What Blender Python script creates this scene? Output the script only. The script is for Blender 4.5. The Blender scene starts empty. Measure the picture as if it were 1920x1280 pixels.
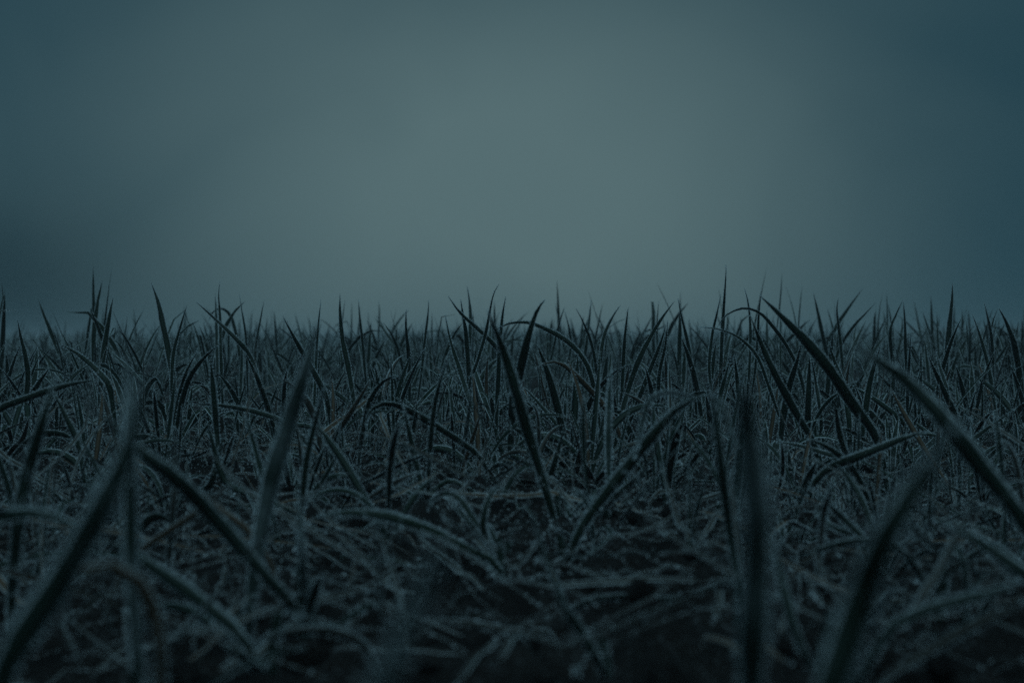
import bpy, math, random
import numpy as np

# ------------------------------------------------------------------ camera, sky, sun, exposure
sc = bpy.context.scene
C = sc.collection
R = math.radians
CAM_H = 0.10                    # lens height above the soil, metres
FPX, CU, CV = 2667.0, 960.0, 635.0   # photo pixels: focal length, centre column, horizon row

cd = bpy.data.cameras.new('camera')
cam = bpy.data.objects.new('camera', cd)
C.objects.link(cam)
sc.camera = cam
cam.location = (0, 0, CAM_H)
cam.rotation_euler = (R(89.9), 0, 0)
cd.lens = 50.0
cd.sensor_width = 36.0
cd.clip_start = 0.01
cd.clip_end = 500.0
cd.dof.use_dof = True
cd.dof.focus_distance = 1.28
cd.dof.aperture_fstop = 13.0

SUN_AZ, SUN_EL = 165.0, 68.0     # degrees: azimuth from +Y towards +X, elevation
world = bpy.data.worlds.new('World')
sc.world = world
world.use_nodes = True
wt = world.node_tree
for n in list(wt.nodes):
    wt.nodes.remove(n)


class NT:
    """tiny helper for node graphs"""
    def __init__(self, tree):
        self.t = tree

    def n(self, kind, **kw):
        nd = self.t.nodes.new(kind)
        for k, v in kw.items():
            setattr(nd, k, v)
        return nd

    def put(self, sock, v):
        if isinstance(v, bpy.types.NodeSocket):
            self.t.links.new(v, sock)
        elif v is not None:
            sock.default_value = v

    def math(self, op, a, b=None, c=None, clamp=False):
        nd = self.n('ShaderNodeMath', operation=op, use_clamp=clamp)
        self.put(nd.inputs[0], a)
        self.put(nd.inputs[1], b)
        self.put(nd.inputs[2], c)
        return nd.outputs[0]

    def vmath(self, op, a, b=None, scale=None):
        nd = self.n('ShaderNodeVectorMath', operation=op)
        self.put(nd.inputs[0], a)
        self.put(nd.inputs[1], b)
        if scale is not None:
            self.put(nd.inputs['Scale'], scale)
        return nd.outputs[0]

    def mix(self, f, a, b):
        nd = self.n('ShaderNodeMix', data_type='RGBA')
        self.put(nd.inputs[0], f)
        self.put(nd.inputs[6], a)
        self.put(nd.inputs[7], b)
        return nd.outputs[2]

    def ramp(self, f, lo, hi, smooth=True):
        nd = self.n('ShaderNodeMapRange', interpolation_type='SMOOTHSTEP' if smooth else 'LINEAR')
        self.put(nd.inputs[0], f)
        nd.inputs[1].default_value = lo
        nd.inputs[2].default_value = hi
        return nd.outputs[0]

    def noise(self, vec, scale, detail=3.0, rough=0.55, dist=0.0):
        nd = self.n('ShaderNodeTexNoise')
        self.put(nd.inputs['Vector'], vec)
        nd.inputs['Scale'].default_value = scale
        nd.inputs['Detail'].default_value = detail
        nd.inputs['Roughness'].default_value = rough
        nd.inputs['Distortion'].default_value = dist
        return nd.outputs[0]


def rgb(r, g, b):
    return (r, g, b, 1.0)


W = NT(wt)
tc = W.n('ShaderNodeTexCoord').outputs['Generated']
sep = W.n('ShaderNodeSeparateXYZ')
wt.links.new(tc, sep.inputs[0])
az = W.math('MULTIPLY', W.math('ARCTAN2', sep.outputs[0], sep.outputs[1]), 57.2958)
el = W.math('MULTIPLY', W.math('ARCSINE', sep.outputs[2]), 57.2958)


def patch(a0, e0, sa, se, amp):
    """soft brightening of the fog bank around one direction"""
    da = W.math('POWER', W.math('ABSOLUTE', W.math('DIVIDE', W.math('SUBTRACT', az, a0), sa)), 2.0)
    de = W.math('POWER', W.math('ABSOLUTE', W.math('DIVIDE', W.math('SUBTRACT', el, e0), se)), 2.0)
    return W.math('MULTIPLY', W.math('EXPONENT', W.math('MULTIPLY', W.math('ADD', da, de), -1.0)), amp)


cloud = W.noise(tc, 5.0, 2.0, 0.5, 0.6)
glow = W.math('ADD', patch(-4.0, 6.2, 13.5, 10.5, 0.90), patch(7.5, 4.0, 9.5, 11.5, 0.42))
dusk = W.math('SUBTRACT', 1.0, patch(-20.5, 1.8, 6.0, 3.6, 0.42))   # a darker smudge of fog low on the left
glow = W.math('ADD', glow, W.math('MULTIPLY', W.math('SUBTRACT', cloud, 0.52), 0.34), clamp=True)
fog_col = W.mix(glow, rgb(0.0120, 0.0440, 0.0630), rgb(0.0920, 0.1530, 0.1640))
fog_col = W.vmath('SCALE', fog_col, None, dusk)
sky = W.n('ShaderNodeTexSky', sky_type='NISHITA', sun_disc=False)
sky.sun_elevation = R(SUN_EL)
sky.sun_rotation = R(SUN_AZ)
sky.altitude = 100
sky.dust_density = 3.0
# dawn sky above the fog, dimmed by it to a tint
veiled = W.vmath('MULTIPLY', sky.outputs[0], (0.0002, 0.0004, 0.0005))
bg = W.n('ShaderNodeBackground')
wt.links.new(W.vmath('ADD', fog_col, veiled), bg.inputs[0])
bg.inputs[1].default_value = 1.0
wo = W.n('ShaderNodeOutputWorld')
wt.links.new(bg.outputs[0], wo.inputs[0])

ld = bpy.data.lights.new('sun', 'SUN')
ld.energy = 1.10
ld.angle = R(80)
ld.color = (0.47, 0.83, 1.0)
sun = bpy.data.objects.new('sun', ld)
C.objects.link(sun)
sun.rotation_euler = (R(-(90 - SUN_EL)), 0, R(-SUN_AZ))   # soft light from high up behind the camera

vs = sc.view_settings
sc.display_settings.display_device = 'sRGB'
vs.view_transform = 'Standard'
vs.look = 'None'
vs.exposure = 0.0
vs.gamma = 1.0
vs.use_curve_mapping = False
sc.cycles.volume_bounces = 1
sc.cycles.use_denoising = False
sc.cycles.max_bounces = 6
sc.cycles.volume_step_rate = 1.0

# ------------------------------------------------------------------ helpers
rs = np.random.RandomState(11)
random.seed(5)


def hash2(ix, iy, seed):
    h = (ix.astype(np.int64) * 374761393 + iy.astype(np.int64) * 668265263 + seed * 974634777) & 0xffffffff
    h = ((h ^ (h >> 13)) * 1274126177) & 0xffffffff
    return ((h ^ (h >> 16)) & 0xffff) / 65535.0


def vnoise(x, y, seed=0):
    ix, iy = np.floor(x), np.floor(y)
    fx, fy = x - ix, y - iy
    fx, fy = fx * fx * (3 - 2 * fx), fy * fy * (3 - 2 * fy)
    a, b = hash2(ix, iy, seed), hash2(ix + 1, iy, seed)
    c, d = hash2(ix, iy + 1, seed), hash2(ix + 1, iy + 1, seed)
    return (a * (1 - fx) + b * fx) * (1 - fy) + (c * (1 - fx) + d * fx) * fy - 0.5


def ground_z(x, y):
    x = np.asarray(x, float)
    y = np.asarray(y, float)
    far = np.clip(1.5 / (0.4 + np.hypot(x, y) * 0.4), 0, 1)
    z = 0.022 * vnoise(x * 4 + 7, y * 4, 1)
    z += far * 0.016 * vnoise(x * 16, y * 16, 2)
    z += far * 0.013 * np.abs(vnoise(x * 42, y * 42, 3)) * 2
    z += far * 0.006 * np.abs(vnoise(x * 110, y * 110, 4)) * 2
    z += far * 0.0025 * vnoise(x * 300, y * 300, 5)
    t = np.clip((y - 3.0) / 7.0, 0, 1)
    return z - 0.010 + 0.035 * t * t * (3 - 2 * t)


def px(u, v, Y):
    """photo pixel at distance Y -> place in the field"""
    return np.array([(u - CU) / FPX * Y, Y, CAM_H - (v - CV) / FPX * Y])


def mesh_from(name, V, F3=None, F4=None, mats=(), mat3=None, mat4=None, uv=None, smooth=True):
    """numpy arrays -> mesh; uv is given per vertex"""
    me = bpy.data.meshes.new(name)
    F3 = np.zeros((0, 3), int) if F3 is None else F3
    F4 = np.zeros((0, 4), int) if F4 is None else F4
    nl = len(F3) * 3 + len(F4) * 4
    me.vertices.add(len(V))
    me.vertices.foreach_set('co', np.ascontiguousarray(V, dtype=np.float32).ravel())
    me.loops.add(nl)
    li = np.concatenate([F4.ravel(), F3.ravel()]).astype(np.int32)
    me.loops.foreach_set('vertex_index', li)
    me.polygons.add(len(F3) + len(F4))
    st = np.concatenate([np.arange(len(F4)) * 4, len(F4) * 4 + np.arange(len(F3)) * 3]).astype(np.int32)
    me.polygons.foreach_set('loop_start', st)
    mi = np.concatenate([np.zeros(len(F4), int) if mat4 is None else mat4,
                         np.zeros(len(F3), int) if mat3 is None else mat3]).astype(np.int32)
    for m in mats:
        me.materials.append(m)
    me.polygons.foreach_set('material_index', mi)
    me.polygons.foreach_set('use_smooth', np.full(len(mi), smooth))
    if uv is not None:
        ul = me.uv_layers.new(name='UVMap')
        ul.data.foreach_set('uv', np.asarray(uv, dtype=np.float32)[li].ravel())
    me.update(calc_edges=True)
    return me


def norm(a):
    return a / np.maximum(np.linalg.norm(a, axis=-1, keepdims=True), 1e-9)


def blades(P, Wd, S, fold=0.25, thick=0.0, rnd=None):
    """P (B,n,3) centre lines, Wd (B,n) widths, S (B,n,3) sideways directions -> V, F4, UV.
    uv.x = 0..1 across the leaf plus an integer per leaf, uv.y = metres along it."""
    B, n, _ = P.shape
    T = norm(np.gradient(P, axis=1))
    S = norm(S - T * np.sum(S * T, axis=2, keepdims=True))
    N = np.cross(T, S)
    h = (Wd / 2)[..., None]
    Lf = P - S * h + N * h * fold
    Rt = P + S * h + N * h * fold
    rows = [Lf, P, Rt]
    us = [0.0, 0.5, 1.0]
    if thick > 0:
        rows.append(P - N * (thick + h * 0.12))
        us.append(0.5)
    k = len(rows)
    V = np.stack(rows, axis=2).reshape(-1, 3)
    base = (np.arange(B)[:, None] * n + np.arange(n - 1)[None, :])[..., None] * k
    fs = []
    pairs = [(0, 1), (1, 2)] if thick <= 0 else [(0, 1), (1, 2), (2, 3), (3, 0)]
    for a, b in pairs:
        fs.append(np.concatenate([base + a, base + b, base + b + k, base + a + k], axis=2).reshape(-1, 4))
    seg = np.linalg.norm(np.diff(P, axis=1), axis=2)
    s = np.concatenate([np.zeros((B, 1)), np.cumsum(seg, axis=1)], axis=1)
    r = (np.floor(rs.rand(B) * 64) if rnd is None else rnd)[:, None, None] * 2
    uu = np.broadcast_to(np.array(us)[None, None, :], (B, n, k)) * 0.98 + 0.01 + r
    vv = np.broadcast_to(s[..., None], (B, n, k))
    UV = np.stack([uu, vv], axis=3).reshape(-1, 2)
    return V, np.concatenate(fs), UV, (Lf, Rt, T, S, N)


def spikes(P, Wd, fr, per_m, l0, l1, base, edge=0.7, pyramid=False, skip=0.0):
    """rime crystals on the leaf: fr = frame from blades(); returns V, F3"""
    Lf, Rt, T, S, N = fr
    B, n, _ = P.shape
    seg = np.linalg.norm(np.diff(P, axis=1), axis=2).sum(1)
    cnt = np.maximum((seg * per_m * (0.6 + 0.8 * rs.rand(B))).astype(int), 2)
    b = np.repeat(np.arange(B), cnt)
    M = len(b)
    t = rs.rand(M) * (n - 1) * (1 - skip) + skip * (n - 1)
    # clumps along the leaf
    t = np.clip(t + 0.10 * np.sin(t * 19 + b) , 0, n - 1.001)
    i = t.astype(int)
    f = (t - i)[:, None]
    lerp = lambda A: A[b, i] * (1 - f) + A[b, i + 1] * f
    pl, pr, tt, ss, nn = lerp(Lf), lerp(Rt), norm(lerp(T)), norm(lerp(S)), norm(lerp(N))
    pc = lerp(P)
    one = rs.rand(M) < edge
    side = np.where(rs.rand(M) < 0.5, -1.0, 1.0)[:, None]
    pe = np.where(side < 0, pl, pr)
    q = rs.rand(M)[:, None]
    inner = pc * (1 - q) + pe * q
    org = np.where(one[:, None], pe, inner)
    face = np.where(rs.rand(M) < 0.75, 1.0, -1.0)[:, None]
    d = np.where(one[:, None], ss * side, nn * face) + rs.normal(0, 0.38, (M, 3)) + np.array([0, 0, 0.12])
    d = norm(d)
    L = (l0 + (l1 - l0) * rs.rand(M) ** 2.2)[:, None]
    L = np.where(one[:, None], L, L * 0.55)
    a = norm(np.cross(d, rs.normal(0, 1, (M, 3))))
    w = (base * (0.6 + 0.8 * rs.rand(M)) * np.where(rs.rand(M) < .05, 2.0, 1.0))[:, None]
    org = org - d * 0.0001
    if pyramid:
        c = np.cross(d, a)
        v = np.stack([org + a * w, org - a * w * .5 + c * w * .87, org - a * w * .5 - c * w * .87, org + d * L], axis=1).reshape(-1, 3)
        k = np.arange(M)[:, None] * 4
        F = np.concatenate([k + [[0, 1, 3]], k + [[1, 2, 3]], k + [[2, 0, 3]]])
    else:
        v = np.stack([org + a * w, org - a * w, org + d * L], axis=1).reshape(-1, 3)
        F = np.arange(M)[:, None] * 3 + [[0, 1, 2]]
    return v, F


def leaf_mesh(name, P, Wd, S, mats, fold=0.3, thick=0.0, per_m=0, l0=.0004, l1=.0018, base=.00013, edge=.7, pyramid=False):
    V, F4, UV, fr = blades(P, Wd, S, fold, thick)
    if per_m:
        sv, sf = spikes(P, Wd, fr, per_m, l0, l1, base, edge, pyramid)
        F3 = sf + len(V)
        UV = np.concatenate([UV, np.zeros((len(sv), 2))])
        V = np.concatenate([V, sv])
    else:
        F3 = None
    return mesh_from(name, V, F3, F4, mats, None if F3 is None else np.ones(len(F3), int), None, UV)


def width_profile(s, blunt=0.0):
    w = (0.42 + 0.58 * np.clip(s / 0.5, 0, 1) ** 0.8)
    t = np.clip((s - 0.60) / 0.40, 0, 1)
    return w * np.maximum((1 - t ** 1.8) * (1 - blunt) + blunt, 0.03)


def grow(B, n, L, th0, kap, azi, wmax, x, y, z, kink=None, pw=1.4):
    """leaves that grow from (x,y,z): angle from the vertical th0, bending by kap towards the tip"""
    s = np.linspace(0, 1, n)[None, :]
    th = th0[:, None] + kap[:, None] * s ** pw
    if kink is not None:
        th = th + kink[:, 1:2] / (1 + np.exp(-(s - kink[:, 0:1]) * 30))
    az_ = azi[:, None] + (rs.normal(0, .25, (B, 1))) * s
    dl = (L / (n - 1))[:, None]
    d = np.stack([np.sin(th) * np.sin(az_), np.sin(th) * np.cos(az_), np.cos(th)], axis=2)
    P = np.concatenate([np.zeros((B, 1, 3)), np.cumsum(d[:, :-1] * dl[..., None], axis=1)], axis=1)
    P += np.stack([x, y, z], axis=1)[:, None, :]
    gz = ground_z(P[..., 0], P[..., 1]) + 0.002 + 0.004 * rs.rand(B, 1)
    P[..., 2] = np.maximum(P[..., 2], np.where(s > 0.1, gz, -1))
    S = np.stack([np.cos(az_), -np.sin(az_), 0 * az_ + 0.0], axis=2)
    tw = (rs.normal(0, 0.5, (B, 1)) + rs.normal(0, 0.8, (B, 1)) * s)[..., None]
    T = norm(d)
    S = S * np.cos(tw) + np.cross(T, S) * np.sin(tw)
    Wd = wmax[:, None] * width_profile(s)
    return P, Wd, S


def link(name, me, parent=None, loc=None):
    o = bpy.data.objects.new(name, me)
    C.objects.link(o)
    if parent is not None:
        o.parent = parent
    if loc is not None:
        o.location = loc
    return o


# ------------------------------------------------------------------ materials
def new_mat(name):
    m = bpy.data.materials.new(name)
    m.use_nodes = True
    for n in list(m.node_tree.nodes):
        m.node_tree.nodes.remove(n)
    return m, NT(m.node_tree)


def leaf_material(name, body_a, body_b, frost_amount):
    m, g = new_mat(name)
    uvn = g.n('ShaderNodeUVMap', uv_map='UVMap').outputs[0]
    sp = g.n('ShaderNodeSeparateXYZ')
    g.put(sp.inputs[0], uvn)
    rnd = g.math('FRACT', g.math('MULTIPLY', g.math('FLOOR', g.math('MULTIPLY', sp.outputs[0], 0.5)), 0.6180))
    u = g.math('FRACT', sp.outputs[0])
    edge = g.math('ABSOLUTE', g.math('MULTIPLY', g.math('SUBTRACT', u, 0.5), 2.0))
    geo = g.n('ShaderNodeNewGeometry')
    pos = geo.outputs['Position']
    big = g.noise(pos, 45.0, 2.0)
    fine = g.noise(pos, 900.0, 3.0, 0.7)
    grain = g.noise(pos, 2600.0, 1.0, 0.6)
    # veins along the leaf
    vein = g.math('SINE', g.math('MULTIPLY', u, 44.0))
    body = g.mix(g.math('ADD', g.math('MULTIPLY', big, .6), g.math('MULTIPLY', rnd, .5), clamp=True), rgb(*body_a), rgb(*body_b))
    body = g.mix(g.math('MULTIPLY', g.ramp(vein, 0.2, 1.0), 0.25), body, rgb(*[c * 1.8 for c in body_b]))
    e = g.ramp(edge, 0.66, 0.86)
    cover = g.math('ADD', g.math('MULTIPLY', e, 1.05), g.math('MULTIPLY', rnd, 0.18))
    cover = g.math('ADD', cover, g.math('MULTIPLY', g.math('SUBTRACT', big, 0.5), 0.7))
    cover = g.math('ADD', cover, frost_amount)
    cover = g.math('MULTIPLY', cover, g.ramp(g.math('ADD', g.math('MULTIPLY', fine, .7), g.math('MULTIPLY', grain, .3)), 0.30, 0.55), clamp=True)
    col = g.mix(cover, body, rgb(0.70, 0.76, 0.78))
    bump = g.n('ShaderNodeBump')
    bump.inputs['Strength'].default_value = 0.6
    bump.inputs['Distance'].default_value = 0.0004
    g.put(bump.inputs['Height'], g.math('ADD', fine, g.math('MULTIPLY', vein, 0.15)))
    b = g.n('ShaderNodeBsdfPrincipled')
    g.put(b.inputs['Base Color'], col)
    g.put(b.inputs['Roughness'], g.math('ADD', 0.55, g.math('MULTIPLY', cover, 0.4)))
    g.put(b.inputs['Normal'], bump.outputs[0])
    b.inputs['Specular IOR Level'].default_value = 0.25
    tr = g.n('ShaderNodeBsdfTranslucent')
    g.put(tr.inputs[0], col)
    mx = g.n('ShaderNodeMixShader')
    mx.inputs[0].default_value = 0.16
    g.t.links.new(b.outputs[0], mx.inputs[1])
    g.t.links.new(tr.outputs[0], mx.inputs[2])
    out = g.n('ShaderNodeOutputMaterial')
    g.t.links.new(mx.outputs[0], out.inputs[0])
    return m


M_LEAF = leaf_material('frosted green leaf', (0.006, 0.015, 0.010), (0.014, 0.028, 0.016), -0.38)
M_NEAR = leaf_material('thickly frosted near leaf', (0.008, 0.018, 0.013), (0.012, 0.024, 0.016), -0.34)
M_PALE = leaf_material('near leaf under a thick coat of rime', (0.010, 0.022, 0.016), (0.014, 0.026, 0.019), -0.06)
M_THICK = leaf_material('near leaf wholly white with rime', (0.010, 0.022, 0.016), (0.014, 0.026, 0.019), 0.04)
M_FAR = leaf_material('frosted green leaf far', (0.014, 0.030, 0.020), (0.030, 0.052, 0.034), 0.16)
M_DEAD = leaf_material('withered brown leaf', (0.075, 0.045, 0.024), (0.11, 0.07, 0.042), -0.30)
M_STRAW = leaf_material('withered grey straw', (0.035, 0.030, 0.024), (0.055, 0.048, 0.038), -0.30)

M_RIME, g = new_mat('rime crystals')
d1 = g.n('ShaderNodeBsdfPrincipled')
d1.inputs['Base Color'].default_value = (0.80, 0.84, 0.86, 1)
d1.inputs['Roughness'].default_value = 0.45
d2 = g.n('ShaderNodeBsdfTranslucent')
d2.inputs[0].default_value = (0.75, 0.80, 0.82, 1)
mx = g.n('ShaderNodeMixShader')
mx.inputs[0].default_value = 0.5
g.t.links.new(d1.outputs[0], mx.inputs[1])
g.t.links.new(d2.outputs[0], mx.inputs[2])
out = g.n('ShaderNodeOutputMaterial')
g.t.links.new(mx.outputs[0], out.inputs[0])

M_SOIL, g = new_mat('frozen dark soil')
geo = g.n('ShaderNodeNewGeometry')
pos = geo.outputs['Position']
nz = g.n('ShaderNodeSeparateXYZ')
g.put(nz.inputs[0], geo.outputs['Normal'])
n1 = g.noise(pos, 30, 4)
n2 = g.noise(pos, 420, 4, 0.7)
n3 = g.noise(pos, 1500, 2, 0.7)
soil = g.mix(g.ramp(n1, .3, .7), rgb(0.008, 0.006, 0.0055), rgb(0.018, 0.014, 0.012))
fr = g.math('MULTIPLY', g.ramp(n2, 0.52, 0.68), g.ramp(n3, 0.42, 0.60))
fr = g.math('MULTIPLY', fr, g.ramp(n1, 0.38, 0.62))
fr = g.math('MULTIPLY', fr, g.ramp(nz.outputs[2], 0.2, 0.8))
col = g.mix(g.math('MULTIPLY', fr, 0.40), soil, rgb(0.42, 0.46, 0.48))
bump = g.n('ShaderNodeBump')
bump.inputs['Strength'].default_value = 0.9
bump.inputs['Distance'].default_value = 0.0025
g.put(bump.inputs['Height'], g.math('ADD', n2, g.math('MULTIPLY', n3, .4)))
b = g.n('ShaderNodeBsdfPrincipled')
g.put(b.inputs['Base Color'], col)
b.inputs['Roughness'].default_value = 0.95
b.inputs['Specular IOR Level'].default_value = 0.15
g.put(b.inputs['Normal'], bump.outputs[0])
out = g.n('ShaderNodeOutputMaterial')
g.t.links.new(b.outputs[0], out.inputs[0])

# ------------------------------------------------------------------ the ground: one sheet to the horizon
def axis(lo, hi, step, growth, fine_lo, fine_hi):
    a = list(np.arange(fine_lo, fine_hi, step))
    s, v = step, a[-1]
    while v < hi:
        s *= growth
        v += s
        a.append(min(v, hi))
    s, v = step, a[0]
    pre = []
    while v > lo:
        s *= growth * 1.04
        v -= s
        pre.append(max(v, lo))
    return np.array(pre[::-1] + a)


gx = axis(-60, 60, 0.0052, 1.032, -0.55, 0.55)
gy = axis(-60, 60, 0.0056, 1.016, 0.10, 1.45)
GX, GY = np.meshgrid(gx, gy)
GZ = ground_z(GX, GY)
V = np.stack([GX, GY, GZ], axis=2).reshape(-1, 3)
nx, ny = len(gx), len(gy)
idx = np.arange(nx * ny).reshape(ny, nx)
F4 = np.stack([idx[:-1, :-1], idx[:-1, 1:], idx[1:, 1:], idx[1:, :-1]], axis=2).reshape(-1, 4)
o = link('ground', mesh_from('ground', V, None, F4, [M_SOIL]))
o['kind'] = 'structure'
o['label'] = 'dark frozen soil of the field with frost on its crumbs'
NG = len(F4) * 2

# ------------------------------------------------------------------ soil crumbs and frost on them
def lumps(n, lo, hi, x, y, squash=0.7):
    ico_v = []
    t = (1 + 5 ** .5) / 2
    for a in (-1, 1):
        for b_ in (-t, t):
            ico_v += [(a, b_, 0), (0, a, b_), (b_, 0, a)]
    iv = norm(np.array(ico_v))
    from itertools import combinations
    fs = []
    for c in combinations(range(12), 3):
        dd = [np.linalg.norm(iv[c[p]] - iv[c[q]]) for p, q in ((0, 1), (1, 2), (0, 2))]
        if max(dd) < 1.06:
            a_, b_, c_ = c
            if np.dot(np.cross(iv[b_] - iv[a_], iv[c_] - iv[a_]), iv[a_]) < 0:
                b_, c_ = c_, b_
            fs.append((a_, b_, c_))
    fs = np.array(fs)
    r = lo + (hi - lo) * rs.rand(n) ** 3
    z = ground_z(x, y)
    j = iv[None] * (r[:, None, None]) * (0.65 + 0.7 * rs.rand(n, 12, 1))
    j[..., 2] *= squash
    j[..., 0] *= (0.8 + 0.6 * rs.rand(n, 1))
    v = j + np.stack([x, y, z + r * 0.25], axis=1)[:, None]
    return v.reshape(-1, 3), (fs[None] + (np.arange(n) * 12)[:, None, None]).reshape(-1, 3)


n = 3600
yy = 0.30 + 1.7 * rs.rand(n) ** 0.8
xx = (rs.rand(n) - .5) * (0.5 + 0.95 * yy)
v, f = lumps(n, 0.0012, 0.011, xx, yy)
o = link('soil_crumbs', mesh_from('soil_crumbs', v, f, None, [M_SOIL], smooth=False))
o['kind'] = 'stuff'
o['label'] = 'loose frozen crumbs of dark soil between the plants'

# rime on the soil: clusters of small needles
nc = 3600
cy = 0.55 + 1.4 * rs.rand(nc)
cx = (rs.rand(nc) - .5) * (0.5 + 0.9 * cy)
keep = vnoise(cx * 12, cy * 12, 31) + 0.35 * rs.rand(nc) > 0.02
cx, cy = cx[keep], cy[keep]
m = rs.randint(8, 30, len(cx))
bx = np.repeat(cx, m)
by = np.repeat(cy, m)
rr = np.repeat(0.0015 + 0.006 * rs.rand(len(cx)) ** 2, m)
bx = bx + rs.normal(0, 1, len(bx)) * rr
by = by + rs.normal(0, 1, len(by)) * rr
bz = ground_z(bx, by) + 0.0003
d = norm(rs.normal(0, 1, (len(bx), 3)) + [0, 0, 0.9])
L = (0.0008 + 0.0024 * rs.rand(len(bx)) ** 2)[:, None]
a = norm(np.cross(d, rs.normal(0, 1, d.shape)))
w = (0.00026 + 0.0003 * rs.rand(len(bx)))[:, None]
og = np.stack([bx, by, bz], axis=1)
v = np.stack([og + a * w, og - a * w, og + d * L], axis=1).reshape(-1, 3)
o = link('rime_on_soil', mesh_from('rime_on_soil', v, np.arange(len(v)).reshape(-1, 3), None, [M_RIME], smooth=False))
o['kind'] = 'stuff'
o['label'] = 'pale rime needles standing on the soil'
NT_SOIL = len(v) // 3

# ------------------------------------------------------------------ litter of dead leaves and straw
B = 3000
y = 0.40 + 2.0 * rs.rand(B) ** 1.1
x = (rs.rand(B) - .5) * (0.45 + 0.95 * y)
L = 0.030 + 0.095 * rs.rand(B) ** 1.3
P, Wd, S = grow(B, 9, L, 1.0 + 0.55 * rs.rand(B), rs.normal(0.15, .5, B), rs.rand(B) * 6.28, 0.0006 + 0.0026 * rs.rand(B) ** 2.2,
                x, y, ground_z(x, y) + 0.001 + 0.016 * rs.rand(B) ** 2.5, kink=np.stack([rs.rand(B), rs.normal(0, .6, B)], axis=1))
P += np.cumsum(rs.normal(0, .0005, P.shape), axis=1)
Wd *= 0.75 + .5 * rs.rand(*Wd.shape)
for nm, ms, sl, lb in (('straw_litter', M_STRAW, slice(0, 2600), 'tangle of frosted grey straw and dead leaves lying on the soil'),
                       ('brown_leaf_litter', M_DEAD, slice(2600, 3000), 'scraps of withered brown leaf lying on the soil')):
    o = link(nm, leaf_mesh(nm, P[sl], Wd[sl], S[sl], [ms, M_RIME], 0.3, 0, 1000, .0004, .0016, .00026, .85))
    o['kind'] = 'stuff'
    o['label'] = lb

# ------------------------------------------------------------------ the green mass nobody could count
def mass(name, B, y0, y1, pw, nseg, per_m, L0, L1, wmin, wmax, mats, label, hw=(0.45, 0.95), spike=(.0005, .0018, .00017), heads=5):
    npl = B // heads
    py = y0 + (y1 - y0) * rs.rand(npl) ** pw
    pxx = (rs.rand(npl) - .5) * (hw[0] + hw[1] * py)
    ok = vnoise(pxx * 9, py * 9, 77) + rs.rand(npl) * .4 > -0.02
    py, pxx = py[ok], pxx[ok]
    vig = np.clip((0.75 if y0 < 1.5 else 0.92) + 0.9 * vnoise(pxx * 2.2, py * 2.2, 78), 0.45, 1.25)
    k = rs.randint(3, heads + 3, len(py))
    y = np.repeat(py, k) + rs.normal(0, .004, k.sum())
    x = np.repeat(pxx, k) + rs.normal(0, .004, k.sum())
    vg = np.repeat(vig, k)
    n_ = len(x)
    L = (L0 + (L1 - L0) * rs.beta(2.0, 2.6, n_)) * vg
    th0 = np.abs(rs.normal(0.0, 0.60 if y0 < 1.5 else 0.44, n_))
    kap = np.where(rs.rand(n_) < (.33 if y0 < 1.5 else .2), rs.normal(1.9, .7, n_), rs.normal(.3, .35, n_))
    kink = np.stack([0.35 + .55 * rs.rand(n_), np.where(rs.rand(n_) < .24, rs.normal(1.5, .6, n_), rs.normal(0, .12, n_))], axis=1)
    P, Wd, S = grow(n_, nseg, L, th0, kap, rs.rand(n_) * 6.28, wmin + (wmax - wmin) * rs.rand(n_) ** 1.4, x, y, ground_z(x, y) - .003, kink)
    o = link(name, leaf_mesh(name, P, Wd, S, mats, .35, 0, per_m, spike[0], spike[1], spike[2], .86))
    o['kind'] = 'stuff'
    o['label'] = label
    return n_


mass('grass', 2100, 1.06, 2.3, 0.8, 11, 2500, .05, .165, .0034, .0080, [M_LEAF, M_RIME], 'mass of frosted young cereal leaves in the middle distance', spike=(.0005, .0017, .00026))
mass('grass', 520, 0.70, 1.10, 0.7, 10, 1900, .025, .075, .0012, .0036, [M_LEAF, M_RIME], 'low frosted cereal leaves between the near plants', spike=(.0005, .0018, .00026))
mass('grass', 4400, 1.9, 4.6, 0.85, 8, 700, .090, .190, .0045, .0088, [M_LEAF, M_RIME], 'frosted cereal leaves crowding towards the horizon', spike=(.0006, .0020, .0004))
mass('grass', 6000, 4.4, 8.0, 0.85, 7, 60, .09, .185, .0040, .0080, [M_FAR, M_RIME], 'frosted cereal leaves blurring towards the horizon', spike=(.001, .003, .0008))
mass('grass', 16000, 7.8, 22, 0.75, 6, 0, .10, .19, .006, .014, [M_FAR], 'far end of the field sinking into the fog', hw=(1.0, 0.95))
mass('grass', 7000, 20, 58, 0.8, 5, 0, .09, .17, .02, .05, [M_FAR], 'edge of the field in thick fog', hw=(1.0, 0.95))

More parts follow.
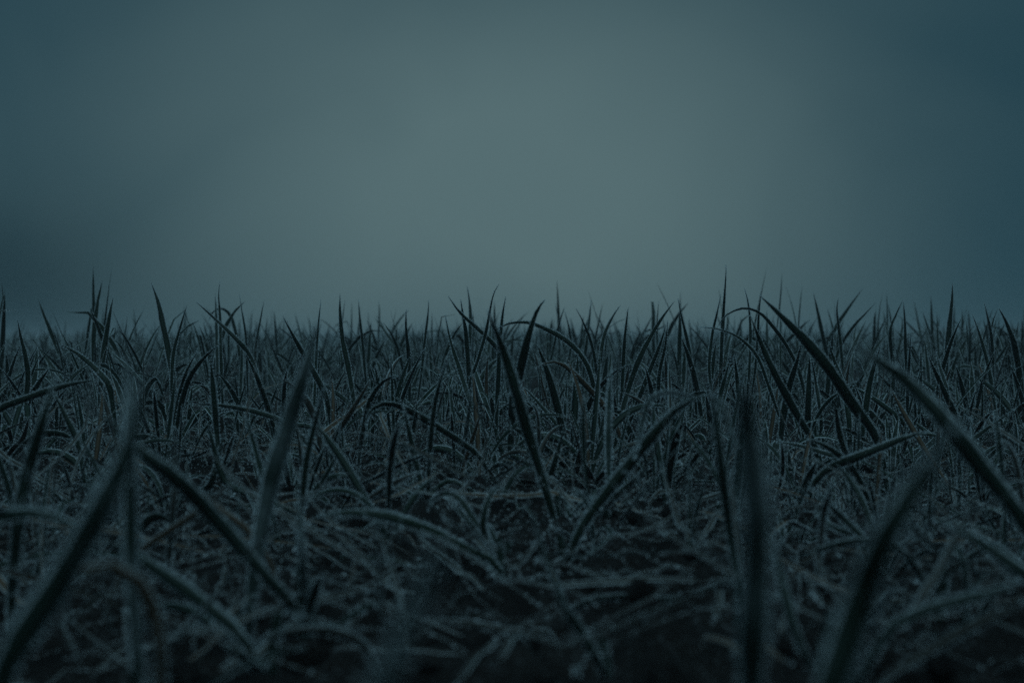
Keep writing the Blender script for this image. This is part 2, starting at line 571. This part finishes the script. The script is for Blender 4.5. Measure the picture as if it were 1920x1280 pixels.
# ------------------------------------------------------------------ the plants one can tell apart
# (what it looks like and where, distance in metres, leaves); a leaf is (width in photo pixels, way from tip to root,
# options: b brown, g grey straw, x lies free of the soil, c cut blunt tip; n/f tip leans nearer/farther)
PLANTS = [
 ('tallest blade of the field, piercing high above the horizon right of centre', 1.40, [(9, '1360,496 1358,540 1355,590 1352,650 1350,720 1348,790', ''), (7, '1352,552 1344,590 1335,630 1330,690 1338,760', '')]),
 ('broad dark spear standing high above the horizon near the right edge', 1.55, [(12, '1784,530 1783,565 1778,620 1773,680 1772,760', '')]),
 ('long slanting blade from the right skyline down to the lower right', 1.00, [(24, '1424,556 1465,595 1510,640 1555,695 1600,760 1640,815 1655,870', 'n')]),
 ('slanting narrow blade just left of the long right-hand slanting blade', 1.00, [(17, '1406,590 1425,640 1450,695 1490,770 1525,830 1545,895', '')]),
 ('thin arching leaf humped over the skyline right of the tallest blade', 1.32, [(8, '1345,612 1362,590 1395,577 1425,586 1450,612 1478,652 1500,700 1512,760', '')]),
 ('thin arched leaf bending right below the tallest blade', 1.20, [(7, '1310,613 1345,616 1385,632 1420,668 1440,720 1465,790 1490,850', '')]),
 ('short dark blade between the tallest blade and the slanting blade', 1.45, [(7, '1396,540 1403,570 1407,620 1405,690', ''), (6, '1428,545 1423,585 1420,640', '')]),
 ('thick blurred near stalk slanting across the right side', 0.45, [(36, '1588,645 1640,675 1700,718 1770,790 1830,865 1900,950 1960,1040', 'n')]),
 ('upright dark blade left of the far left blurred leaves', 1.55, [(12, '212,555 205,590 197,640 190,700 186,760', '')]),
 ('tall leaning blade with two edges left of the skyline pair', 1.35, [(15, '285,530 298,570 308,620 318,670 325,730 328,800', ''), (8, '350,570 338,610 325,660 322,720', '')]),
 ('slim needle blade rising high in the left third', 1.45, [(7, '412,528 410,555 413,600 414,660 416,730', '')]),
 ('narrow upright blade right of the slim needle blade', 1.70, [(6, '449,550 455,590 461,630 463,690', ''), (6, '495,562 488,600 480,645', '')]),
 ('dark blade leaning left in front of the slim needle blade', 1.40, [(10, '368,566 400,595 440,632 470,670 488,730', '')]),
 ('soft hooped leaf behind the slim needle blade', 2.10, [(8, '392,600 402,582 418,578 434,592 445,630 450,665', '')]),
 ('dark blade leaning left beside the big blurred left-centre blade', 1.25, [(13, '530,592 548,625 570,665 590,700 612,745 622,800', '')]),
 ('big blurred near blade curving down left of centre', 0.47, [(36, '592,600 582,650 565,710 540,790 512,880 492,970 478,1060 466,1160', 'nf')]),
 ('thin straight blade just right of the big blurred left-centre blade', 1.30, [(7, '602,562 597,610 593,670 590,740 588,800', '')]),
 ('frost-edged upright blade left of centre', 1.25, [(12, '637,550 638,590 643,640 655,700 664,760 670,810', '')]),
 ('short upright blade between the two skyline blades left of centre', 1.75, [(7, '672,560 674,590 680,640 684,690', '')]),
 ('dark narrow blade standing alone left of the centre cluster', 1.60, [(9, '762,580 762,620 767,670 768,740', '')]),
 ('curved thin blade over the horizon left of the centre cluster', 1.70, [(6, '803,562 802,590 796,640 790,700 782,760', '')]),
 ('leaf leaning left at the left flank of the centre cluster', 1.35, [(10, '840,557 860,585 890,612 915,635 945,670 965,720', '')]),
 ('broad dark blade in the left of the centre cluster', 1.40, [(11, '864,562 868,590 874,630 878,680 881,740 884,800', '')]),
 ('dark spear behind the centre cluster', 1.80, [(9, '876,537 880,565 882,600 880,650', '')]),
 ('feathery thin blade curling right at the top of the centre cluster', 1.30, [(7, '935,533 925,552 918,585 910,625 897,670 880,720 866,790', '')]),
 ('upright frosty blade in the middle of the centre cluster', 1.25, [(11, '948,556 943,590 938,640 935,700 932,770 930,840', '')]),
 ('stout curved blade leaning right in the centre', 1.02, [(20, '1021,560 1006,580 992,620 982,660 972,705 962,750 958,820', 'n')]),
 ('long blurred blade crossing the centre down to the lower middle', 0.72, [(24, '915,582 932,625 950,675 968,735 990,810 1015,890 1035,960 1048,1010', 'n')]),
 ('arched frosty leaf bending right from the centre', 1.22, [(11, '925,622 950,608 985,605 1020,616 1060,638 1090,668 1108,705 1120,770 1130,830', '')]),
 ('brown withered leaf arched below the centre', 1.05, [(13, '1005,690 1025,680 1050,680 1080,703 1115,740 1150,785 1170,840', 'b')]),
 ('long dark blade leaning right, right of centre', 1.20, [(13, '1264,566 1245,592 1222,628 1198,675 1180,725 1165,780 1152,840', '')]),
 ('blade parallel to the long dark leaning blade right of centre', 1.22, [(10, '1250,606 1240,640 1220,690 1200,740 1180,790 1162,840', ''), (9, '1252,600 1246,650 1235,700 1232,760', '')]),
 ('straight dark blade right of the arched frosty leaf', 1.35, [(9, '1178,575 1172,620 1168,680 1165,750', '')]),
 ('small far spear over the horizon right of centre', 2.10, [(7, '1108,562 1105,590 1101,630', '')]),
 ('dark inverted-v blade left of the tallest blade', 1.50, [(9, '1272,560 1280,600 1290,640 1298,690 1304,750', '')]),
 ('leaf leaning right behind the centre right dip', 1.60, [(9, '1163,573 1148,595 1132,630 1124,680 1120,740', ''), (7, '1080,578 1092,600 1108,640 1118,690', '')]),
 ('pair of small blades meeting in a peak behind the centre', 2.00, [(6, '1058,576 1050,600 1040,640', ''), (6, '1058,582 1066,612 1070,650', '')]),
 ('curled thin tip above the far right skyline', 1.80, [(7, '1573,557 1570,580 1574,620 1578,660', '')]),
 ('straight leaf leaning right on the right skyline', 1.90, [(8, '1643,566 1622,588 1600,612 1575,650 1560,700', '')]),
 ('peaked pair of blades on the right skyline', 1.70, [(8, '1693,562 1680,590 1670,620 1674,680', ''), (7, '1694,564 1697,600 1698,650 1700,700', '')]),
 ('slim forked shoot near the right border skyline', 1.75, [(7, '1845,565 1853,600 1860,640 1862,700', ''), (6, '1872,577 1862,605 1858,650 1862,700', '')]),
 ('blade leaning left near the right border', 1.50, [(9, '1823,588 1835,620 1850,670 1860,720 1868,780', '')]),
 ('broad leaf drooping at the right border skyline', 1.45, [(14, '1872,577 1885,600 1900,640 1910,690 1918,760', '')]),
 ('broad dark blade leaning left under the long slanting blade', 1.15, [(17, '1503,640 1495,670 1483,710 1473,750 1466,800', '')]),
 ('black spearhead blade below the right skyline', 1.15, [(16, '1517,664 1516,700 1515,750 1514,800', ''), (8, '1521,668 1528,710 1536,760 1540,800', '')]),
 ('short dark blade crossing the long slanting blade', 1.15, [(14, '1553,640 1562,670 1575,705 1585,740 1592,790', '')]),
 ('dark blade leaning right behind the thick blurred stalk', 1.15, [(14, '1650,650 1640,680 1630,720 1624,765', '')]),
 ('v-shaped pair of dark blades below the tallest blade', 1.12, [(12, '1371,664 1362,700 1352,740 1345,780', ''), (13, '1376,664 1380,700 1386,750 1390,800', '')]),
 ('frost-edged blade leaning left in the right third', 1.15, [(13, '1740,664 1755,700 1775,745 1790,780 1800,830', ''), (10, '1755,655 1764,690 1776,730', '')]),
 ('thin frosted upright stalk in the right third', 1.20, [(7, '1708,622 1706,660 1704,700 1702,760', '')]),
 ('dark blade curving left at the left border', 1.25, [(13, '32,597 38,630 48,670 52,710 46,760 38,800', '')]),
 ('frosty leaf arching down right at the far left', 1.10, [(14, '112,646 140,660 172,685 195,710 206,730 214,790', '')]),
 ('long tilted leaf lying towards the left border', 0.88, [(16, '190,712 150,716 100,728 50,745 0,765 -40,800', '')]),
 ('slim leaf stub poking in at the left border above the horizon', 1.25, [(8, '32,580 10,581 -20,590 -50,620 -70,680 -80,760', '')]),
 ('big blurred near leaf sweeping up from the lower left corner', 0.27, [(56, '262,700 256,770 235,850 195,940 150,1020 105,1100 50,1180 10,1250', 'nf')]),
 ('blurred upright near leaf at the far left', 0.50, [(26, '104,705 88,760 70,820 50,890 38,950 30,1020', 'n')]),
 ('blurred leaf behind the big lower-left leaf', 0.34, [(30, '236,660 240,720 238,790 240,860 242,950 244,1060', 'f')]),
 ('leaf leaning left behind the far left upright leaf', 0.85, [(14, '98,732 120,775 140,815 152,860 158,900', '')]),
 ('blurred stem slanting down right in the lower left', 0.46, [(30, '175,768 215,800 265,848 330,895 390,955 440,1010 500,1080 560,1150', '')]),
 ('dark-cored leaf slanting across the bottom left', 0.42, [(28, '190,1008 240,1032 290,1065 340,1098 400,1145 450,1190', '')]),
 ('hooped withered leaf in the bottom left corner', 0.31, [(26, '40,1130 90,1098 150,1072 210,1062 255,1085 285,1135 300,1200 302,1260', 'b')]),
 ('straight grey blade left of the big blurred left-centre blade', 0.95, [(14, '395,670 398,710 402,760 406,810 410,850', '')]),
 ('curved yellowing leaf in the left third', 1.05, [(12, '413,645 390,662 362,695 345,735 332,790 324,840', ''), (10, '372,655 352,690 338,735 328,790', '')]),
 ('short blurred blade left of the big blurred left-centre blade', 0.72, [(15, '460,772 468,805 478,840 488,880', '')]),
 ('slim blurred blade right of the big blurred left-centre blade', 0.66, [(14, '612,712 602,750 588,800 574,860 566,930 562,1000', '')]),
 ('low leaf arching right in the left third', 0.95, [(11, '355,757 400,758 450,765 500,778 540,795 575,830', '')]),
 ('dark blade rising from the v-shaped shoot in the lower middle', 0.82, [(14, '756,762 765,800 776,850 788,900 800,955', ''), (12, '840,668 828,710 815,765 808,830 804,890 802,955', 'n')]),
 ('arched leaf humped left of the lower middle', 0.92, [(16, '684,800 690,770 715,755 745,758 785,778 830,805 868,830 896,852 920,890', '')]),
 ('curled frosty leaf behind the arched leaf in the middle', 0.98, [(13, '747,703 722,712 698,740 686,780 676,830 672,870', '')]),
 ('long frost-edged leaf leaning left beneath the centre cluster', 1.05, [(11, '836,590 846,640 862,690 880,745 900,795 925,840', '')]),
 ('thin leaf slanting down right beneath the centre', 1.10, [(9, '975,718 1005,750 1035,785 1065,825 1085,860', '')]),
 ('pale blurred upright stalk right of the lower middle', 0.72, [(15, '1145,688 1142,730 1140,790 1140,850 1141,900', 'f')]),
 ('thick bent stem leaning right in the lower right centre', 0.62, [(27, '1322,738 1270,765 1222,815 1178,870 1135,925 1098,975 1075,1020', ''), (9, '1190,860 1205,790 1218,750 1250,735 1300,742', 'x')]),
 ('dark blurred upright blade right of the thick bent stem', 0.48, [(19, '1330,715 1340,780 1350,850 1360,930 1372,1020 1386,1110', 'n'), (10, '1330,735 1352,760 1365,800 1382,840', 'x')]),
 ('very wide blurred near leaf standing in the lower right', 0.25, [(56, '1398,735 1402,790 1415,870 1422,960 1422,1060 1416,1180 1410,1300', 'cp')]),
 ('dark leaf beside the very wide blurred near leaf', 0.40, [(20, '1452,1010 1462,1070 1476,1130 1495,1190 1520,1250', '')]),
 ('stubby cut leaf in the right middle', 0.90, [(13, '1568,768 1571,800 1580,835 1592,865', 'c')]),
 ('huge blurred near blade rising from the bottom right', 0.22, [(66, '1810,780 1765,840 1715,910 1670,985 1635,1065 1600,1160 1560,1280', 'n')]),
 ('leaf rising gently right above the soil on the right', 0.80, [(19, '1740,808 1700,818 1650,838 1600,858 1555,875 1530,900', '')]),
 ('horizontal frosty leaf over the soil right of the wide blurred leaf', 0.95, [(11, '1450,828 1480,832 1515,840 1545,850 1580,862', '')]),
 ('low frosty leaf reaching left in the lower right', 0.52, [(15, '1480,1050 1520,1035 1565,1020 1610,1012 1650,1012 1690,1030', '')]),
 ('broad blurred leaf running off the right border', 0.42, [(26, '1765,975 1800,995 1850,1025 1900,1060 1950,1100', '')]),
 ('long low leaf snaking across the bottom centre', 0.52, [(14, '1005,1185 1040,1160 1080,1135 1130,1118 1190,1118 1260,1122 1320,1105 1370,1088', '')]),
 ('flat leaf lying across the bottom centre', 0.48, [(13, '795,1160 850,1164 910,1172 970,1182 1030,1185', 'g')]),
 ('arching leaf bowed over bare soil in the lower middle', 0.58, [(21, '600,966 650,960 710,965 770,980 830,1005 880,1030 930,1055', '')]),
 ('bushy tuft of four leaves in the lower middle', 0.64, [(13, '838,935 860,958 890,990 920,1025 945,1065', ''), (14, '800,958 812,935 838,924 862,935 885,970 915,1010 942,1060', ''), (14, '942,902 925,920 912,945 905,990 925,1030 948,1065', ''), (11, '915,980 925,1005 938,1035 950,1062', '')]),
 ('blurred leaf slanting down right at the bottom centre', 0.41, [(20, '1042,1108 1065,1145 1095,1190 1120,1235 1140,1280', '')]),
 ('completely blurred leaf closest to the lens at the bottom', 0.16, [(52, '822,1040 805,1085 780,1140 750,1200 725,1270', 'cnp')]),
 ('thin grey leaf rising right above bare soil', 0.74, [(12, '792,884 755,898 715,920 675,945 645,975', 'g')]),
 ('brown withered stem in the lower left third', 0.52, [(13, '455,895 420,920 375,955 325,990 265,1030', 'b'), (14, '355,905 385,930 420,960 455,985', 'b')]),
 ('broad dim leaf at the left border', 0.40, [(26, '160,1000 120,975 70,962 20,965 -30,985', '')]),
 ('thin dark stalk in the bottom left third', 0.45, [(13, '562,925 562,980 566,1050 568,1120 572,1190', '')]),
 ('fallen leaf lying at the bottom border left of centre', 0.42, [(18, '480,1210 520,1190 570,1180 620,1182 680,1205', 'g')]),
 ('brown crossed straws in the lower middle', 0.55, [(10, '1010,1040 1030,1065 1045,1095', 'b'), (9, '960,1110 985,1145 1000,1160', 'b')]),
 ('small hooped frosty leaf in the lower right', 0.48, [(12, '1762,1050 1768,1030 1785,1024 1802,1036 1810,1070', '')]),
 ('low leaf pointing right in the bottom right corner', 0.36, [(22, '1920,1090 1860,1110 1790,1130 1720,1150 1660,1190', '')]),
 ('frosty pair of leaves pointing up left in the lower right', 0.60, [(13, '1520,912 1550,940 1580,970 1612,1000', ''), (12, '1525,960 1555,985 1590,1000 1612,1004', '')]),
 ('low curled leaf at the bottom right of centre', 0.60, [(12, '1255,1018 1270,1012 1290,1025 1300,1060 1302,1085', '')]),
 ('hooked leaf right of the very wide blurred near leaf', 0.55, [(12, '1560,905 1555,930 1545,960', 'g')]),
 ('upright leaf pair behind the huge blurred near blade', 0.95, [(11, '1820,780 1812,820 1800,860', ''), (10, '1905,765 1870,790 1835,815 1800,850', '')]),
]


def smooth_path(pts, n):
    pts = np.asarray(pts, float)
    s = np.concatenate([[0], np.cumsum(np.linalg.norm(np.diff(pts, axis=0), axis=1))])
    ext = np.vstack([2 * pts[0] - pts[1], pts, 2 * pts[-1] - pts[-2]])
    q = np.linspace(0, s[-1], n)
    k = np.clip(np.searchsorted(s, q, side='right') - 1, 0, len(pts) - 2)
    t = ((q - s[k]) / np.maximum(s[k + 1] - s[k], 1e-9))[:, None]
    p0, p1, p2, p3 = ext[k], ext[k + 1], ext[k + 2], ext[k + 3]
    return 0.5 * (2 * p1 + (p2 - p0) * t + (2 * p0 - 5 * p1 + 4 * p2 - p3) * t ** 2 + (3 * p1 - p0 - 3 * p2 + p3) * t ** 3)


LEAF_MATS = {'': M_LEAF, 'b': M_DEAD, 'g': M_STRAW}


def set_thing(o, label, cat, group=None):
    o['label'] = label
    o['category'] = cat
    if group:
        o['group'] = group


def hero_leaf(w, way, opt, Y, first):
    """centre line in metres from root to tip, widths, sideways directions"""
    pts = [tuple(map(float, q.split(','))) for q in way.split()]
    m = len(pts)
    dy = rs.uniform(-.03, .03)
    if 'n' in opt:
        dy = (0.0 if Y < .6 else -0.04) * Y
    Yi = [Y + dy * (1 - i / (m - 1)) ** 1.0 + rs.normal(0, .002) for i in range(m)]
    Q = [px(u, v, yy) for (u, v), yy in zip(pts, Yi)]
    if 'x' not in opt:
        if first is None:
            d = Q[-1] - Q[-2]
            gz = float(ground_z(Q[-1][0], Q[-1][1]))
            drop = Q[-1][2] - gz
            if drop > 0.004:
                sl = np.clip(d[0] / max(-d[2], 1e-4), -0.9, 0.9) if d[2] < 0 else np.sign(d[0]) * 0.9
                if abs(sl) > .5 and drop > .03:
                    sl *= .5
                k = 3 if drop > .02 else 1
                for i in range(1, k + 1):
                    t = i / k
                    Q.append(Q[m - 1] + np.array([sl * drop * (t - .35 * t * t), 0.004 * t, -drop * t]))
                Q[-1][2] = float(ground_z(Q[-1][0], Q[-1][1])) - .002
        else:
            d = first - Q[-1]
            if np.linalg.norm(d) > .004:
                for t in (.33, .66, 1.0):
                    q = Q[m - 1] + d * t
                    q[0] = Q[m - 1][0] + d[0] * t ** 1.5
                    Q.append(q)
    full = np.linalg.norm(np.diff(np.array(Q), axis=0), axis=1).sum()
    n = int(np.clip(full / 0.007, 12, 30))
    P = smooth_path(Q, n)[::-1]
    s = np.linspace(0, 1, n)
    Wd = (0.9 if Y > .6 else 1.0) * w / FPX * Y * width_profile(s, 0.5 if 'c' in opt else 0.0)
    Wd *= 1 + 0.07 * np.sin(s * 23 + rs.rand() * 6) + 0.05 * np.sin(s * 57 + rs.rand() * 6)
    P = P + (0.03 * w / FPX * Y) * rs.normal(0, 1, P.shape).cumsum(0) * np.minimum(s, .5)[:, None]
    T = norm(np.gradient(P, axis=0))
    view = norm(P - np.array([0, 0, CAM_H]))
    S = norm(np.cross(T, view))
    a = (rs.uniform(-.3, .3) + rs.uniform(-.4, .4) * (s - .4) if Y < .6 else rs.uniform(-.5, .5) + rs.uniform(-.7, .7) * (s - .4))[:, None]
    S = S * np.cos(a) + np.cross(T, S) * np.sin(a)
    return P[None], Wd[None], S[None]


def stem_mesh(h, rad):
    """short sheath the leaves come out of"""
    n, k = 6, 8
    s = np.linspace(-0.25, 1, n)
    a = np.arange(k) / k * 2 * math.pi
    rr_ = rad * (1 - 0.35 * np.clip(s, 0, 1)) * (1 + 0.15 * (np.arange(n) % 2))
    bend = rs.normal(0, .12, 2)
    V = np.stack([rr_[:, None] * np.cos(a) + (bend[0] * s * h)[:, None], rr_[:, None] * np.sin(a) + (bend[1] * s * h)[:, None],
                  np.broadcast_to((s * h)[:, None], (n, k))], axis=2).reshape(-1, 3)
    i = np.arange(n - 1)[:, None] * k
    j = np.arange(k)[None, :]
    j2 = (j + 1) % k
    F = np.stack([i + j, i + j2, i + k + j2, i + k + j], axis=2).reshape(-1, 4)
    uv = np.stack([np.tile(a / 6.3 * .98, n), V[:, 2]], axis=1)
    M = 90
    d = np.stack([np.cos(rs.rand(M) * 6.28), np.sin(rs.rand(M) * 6.28), rs.normal(.2, .3, M)], axis=1)
    d = norm(d)
    q = rs.rand(M)[:, None]
    og = d * [rad * .8, rad * .8, 0] + np.concatenate([bend[0] * q * h, bend[1] * q * h, q * h], axis=1)
    t = norm(np.cross(d, rs.normal(0, 1, (M, 3)))) * .0002
    sv = np.stack([og + t, og - t, og + d * (.0004 + .0014 * rs.rand(M, 1) ** 2)], axis=1).reshape(-1, 3)
    return mesh_from('stem', np.concatenate([V, sv]), np.arange(M * 3).reshape(-1, 3) + len(V), F, [M_LEAF, M_RIME],
                     np.ones(M, int), None, np.concatenate([uv, np.zeros((M * 3, 2))]))


HERO_POS = []
for label, Y, leaves in PLANTS:
    root = None
    made = []
    for w, way, opt in leaves:
        first = None
        if root is not None and 'x' not in opt and 'b' not in opt:
            first = root + np.array([rs.normal(0, .002), rs.normal(0, .002), 0])
        P, Wd, S = hero_leaf(w, way, opt, Y, first)
        if root is None:
            root = P[0, 0].copy()
        mat = M_DEAD if 'b' in opt else M_STRAW if 'g' in opt else M_PALE if 'f' in opt else M_THICK if 'p' in opt else M_LEAF
        made.append((P, Wd, S, mat))
    lying = any(c in leaves[0][2] for c in 'gb') or 'x' in leaves[0][2]
    if not lying and Y > 0.3:
        k = rs.randint(1, 4)
        one = np.ones(k)
        P, Wd, S = grow(k, 12, 0.02 + 0.04 * rs.rand(k), 0.4 + .6 * rs.rand(k), rs.normal(.8, .6, k), rs.rand(k) * 6.28,
                        0.0022 + .0025 * rs.rand(k), one * root[0], one * root[1], one * root[2])
        for i in range(k):
            made.append((P[i:i + 1], Wd[i:i + 1], S[i:i + 1], M_LEAF if rs.rand() < .8 else M_STRAW))
    e = bpy.data.objects.new('grass_plant', None)
    C.objects.link(e)
    e.location = root
    e.empty_display_size = .01
    set_thing(e, label, 'grass plant')
    for P, Wd, S, mat in made:
        near = Y < 0.55
        me = leaf_mesh('leaf', P - root, Wd, S, [M_NEAR if near and mat is M_LEAF else mat, M_RIME], .22, .00016,
                       4200 if near else 9000, .0004, .0015 if near else .0017, .00022 if near else .00023, .88, False)
        link('leaf', me, e)
    if not lying:
        h = 0.012 + 0.012 * rs.rand()
        link('stem', stem_mesh(h, 0.0016 + 0.0006 * rs.rand()), e)
    tipz = made[0][0][0, -1]
    HERO_POS.append((root, tipz, label))

# ------------------------------------------------------------------ more plants of the near and middle field, each its own
TEMPL = []
for t in range(16):
    k = rs.randint(3, 6)
    z = np.zeros(k)
    kap = np.where(rs.rand(k) < .4, rs.normal(1.9, .6, k), rs.normal(.3, .3, k))
    kink = np.stack([.4 + .5 * rs.rand(k), np.where(rs.rand(k) < .15, 1.4, 0)], axis=1)
    P, Wd, S = grow(k, 13, .060 + .065 * rs.rand(k), np.abs(rs.normal(0, .42, k)), kap, rs.rand(k) * 6.28,
                    .0035 + .0040 * rs.rand(k), z + 50 + t, z + 50, z + .5)
    P = P - np.array([50 + t, 50, .5])
    mats = [M_LEAF if rs.rand() < .78 else (M_DEAD if rs.rand() < .5 else M_STRAW) for i in range(k)]
    TEMPL.append([leaf_mesh('leaf', P[i:i + 1], Wd[i:i + 1], S[i:i + 1], [mats[i], M_RIME], .25, .00016,
                            6500, .0004, .0017, .00026, .88, False) for i in range(k)])
STEMS = [stem_mesh(.016, .0022) for i in range(4)]
used = {}
WHERE = {(-1, 0): 'to the left of', (1, 0): 'to the right of', (0, 1): 'behind', (0, -1): 'in front of'}
FALLEN = []
for t in range(14):
    one = np.ones(1)
    P, Wd, S = grow(1, 12, one * rs.uniform(.045, .105), one * rs.uniform(1.15, 1.6), one * rs.normal(.25, .3), one * 0.0,
                    one * rs.uniform(.0026, .0052), one * 70 + t, one * 70, one * .5, np.array([[rs.uniform(.3, .7), rs.normal(0, .8)]]))
    P = P - np.array([70 + t, 70, .5])
    FALLEN.append(leaf_mesh('fallen_leaf', P, Wd, S, [[M_LEAF, M_LEAF, M_STRAW, M_DEAD][t % 4], M_RIME], .3, .00015, 6500, .0004, .0015, .0002, .72))


def nearest(x, y):
    u = CU + x / y * FPX
    best = min(HERO_POS, key=lambda h: abs(CU + h[0][0] / h[0][1] * FPX - u) / 160 + abs(h[0][1] - y) * 3)
    du = (u - (CU + best[0][0] / best[0][1] * FPX)) / 160
    dyy = (y - best[0][1]) * 3
    return best, (int(np.sign(du)), 0) if abs(du) > abs(dyy) else (0, int(np.sign(dyy)))


made_n = 0
tries = 0
seen_labels = set()
while made_n < 140 and tries < 12000:
    tries += 1
    y = 0.60 + 0.65 * rs.rand()
    x = (rs.rand() - .5) * 0.74 * y
    best, key = nearest(x, y)
    t = rs.randint(len(FALLEN))
    lab = '%s fallen leaf %s the %s' % (['green', 'dark', 'grey', 'brown'][t % 4], WHERE[key], best[2])
    if lab in seen_labels or len(lab.split()) > 16:
        continue
    seen_labels.add(lab)
    o = bpy.data.objects.new('fallen_leaf', FALLEN[t])
    C.objects.link(o)
    o.location = (x, y, float(ground_z(x, y)) + .001 + .012 * rs.rand() ** 2)
    o.rotation_euler = (rs.normal(0, .12), rs.normal(0, .12), rs.rand() * 6.28)
    set_thing(o, lab, 'fallen leaf', 'frosted leaves lying on the soil between the near plants')
    made_n += 1
made_n = 0
tries = 0
while made_n < 195 and tries < 20000:
    tries += 1
    if made_n < 150:
        y = 0.98 + 0.75 * rs.rand()
    else:
        y = 0.62 + 0.36 * rs.rand()
    x = (rs.rand() - .5) * 0.76 * y
    u = CU + x / y * FPX
    best = min(HERO_POS, key=lambda h: abs(CU + h[0][0] / h[0][1] * FPX - u) / 160 + abs(h[0][1] - y) * 3)
    hu = CU + best[0][0] / best[0][1] * FPX
    du, dyy = (u - hu) / 160, (y - best[0][1]) * 3
    key = (int(np.sign(du)), 0) if abs(du) > abs(dyy) else (0, int(np.sign(dyy)))
    t = rs.randint(len(TEMPL))
    size = rs.uniform(.6, 1.12 if y > 1.25 else .9) if y > .98 else rs.uniform(.45, .8)
    look = 'low' if size < .75 else 'middling' if size < .95 else 'tall'
    lab = '%s frosted shoot %s the %s' % (look, WHERE[key], best[2])
    ws = lab.split()
    if lab in used or len(ws) > 16:
        lab = '%s-leaved %s' % ({3: 'three', 4: 'four', 5: 'five'}[len(TEMPL[t])], lab)
    if lab in used or len(lab.split()) > 16:
        continue
    used[lab] = 1
    e = bpy.data.objects.new('grass_plant', None)
    C.objects.link(e)
    e.empty_display_size = .01
    e.location = (x, y, float(ground_z(x, y)) - .002)
    e.rotation_euler = (rs.normal(0, .08), rs.normal(0, .08), rs.rand() * 6.28)
    e.scale = (size, size, size * rs.uniform(.9, 1.1))
    set_thing(e, lab, 'grass plant', 'frosted shoots among the field')
    for me in TEMPL[t]:
        link('leaf', me, e)
    link('stem', STEMS[t % 4], e)
    made_n += 1


# ------------------------------------------------------------------ mist lying over the field
hz = 0.32
x0, x1, z0, z1 = -62.0, 62.0, -1.1, hz
V = np.array([(a, b, c) for a in (x0, x1) for b in (x0, x1) for c in (z0, z1)], float)
F = np.array([(0, 1, 3, 2), (4, 6, 7, 5), (0, 4, 5, 1), (2, 3, 7, 6), (0, 2, 6, 4), (1, 5, 7, 3)])
M_HAZE, g = new_mat('haze')
pv = g.n('ShaderNodeVolumePrincipled')
pv.inputs['Color'].default_value = (0.90, 0.93, 0.95, 1)
pv.inputs['Density'].default_value = 0.025
pv.inputs['Anisotropy'].default_value = 0.15
out = g.n('ShaderNodeOutputMaterial')
g.t.links.new(pv.outputs[0], out.inputs['Volume'])
o = link('haze', mesh_from('haze', V, None, F, [M_HAZE], smooth=False))
o['kind'] = 'stuff'
o['label'] = 'cold mist lying over the field'
tot = sum(len(p.data.polygons) for p in C.objects if p.type == 'MESH')
print('faces', tot)
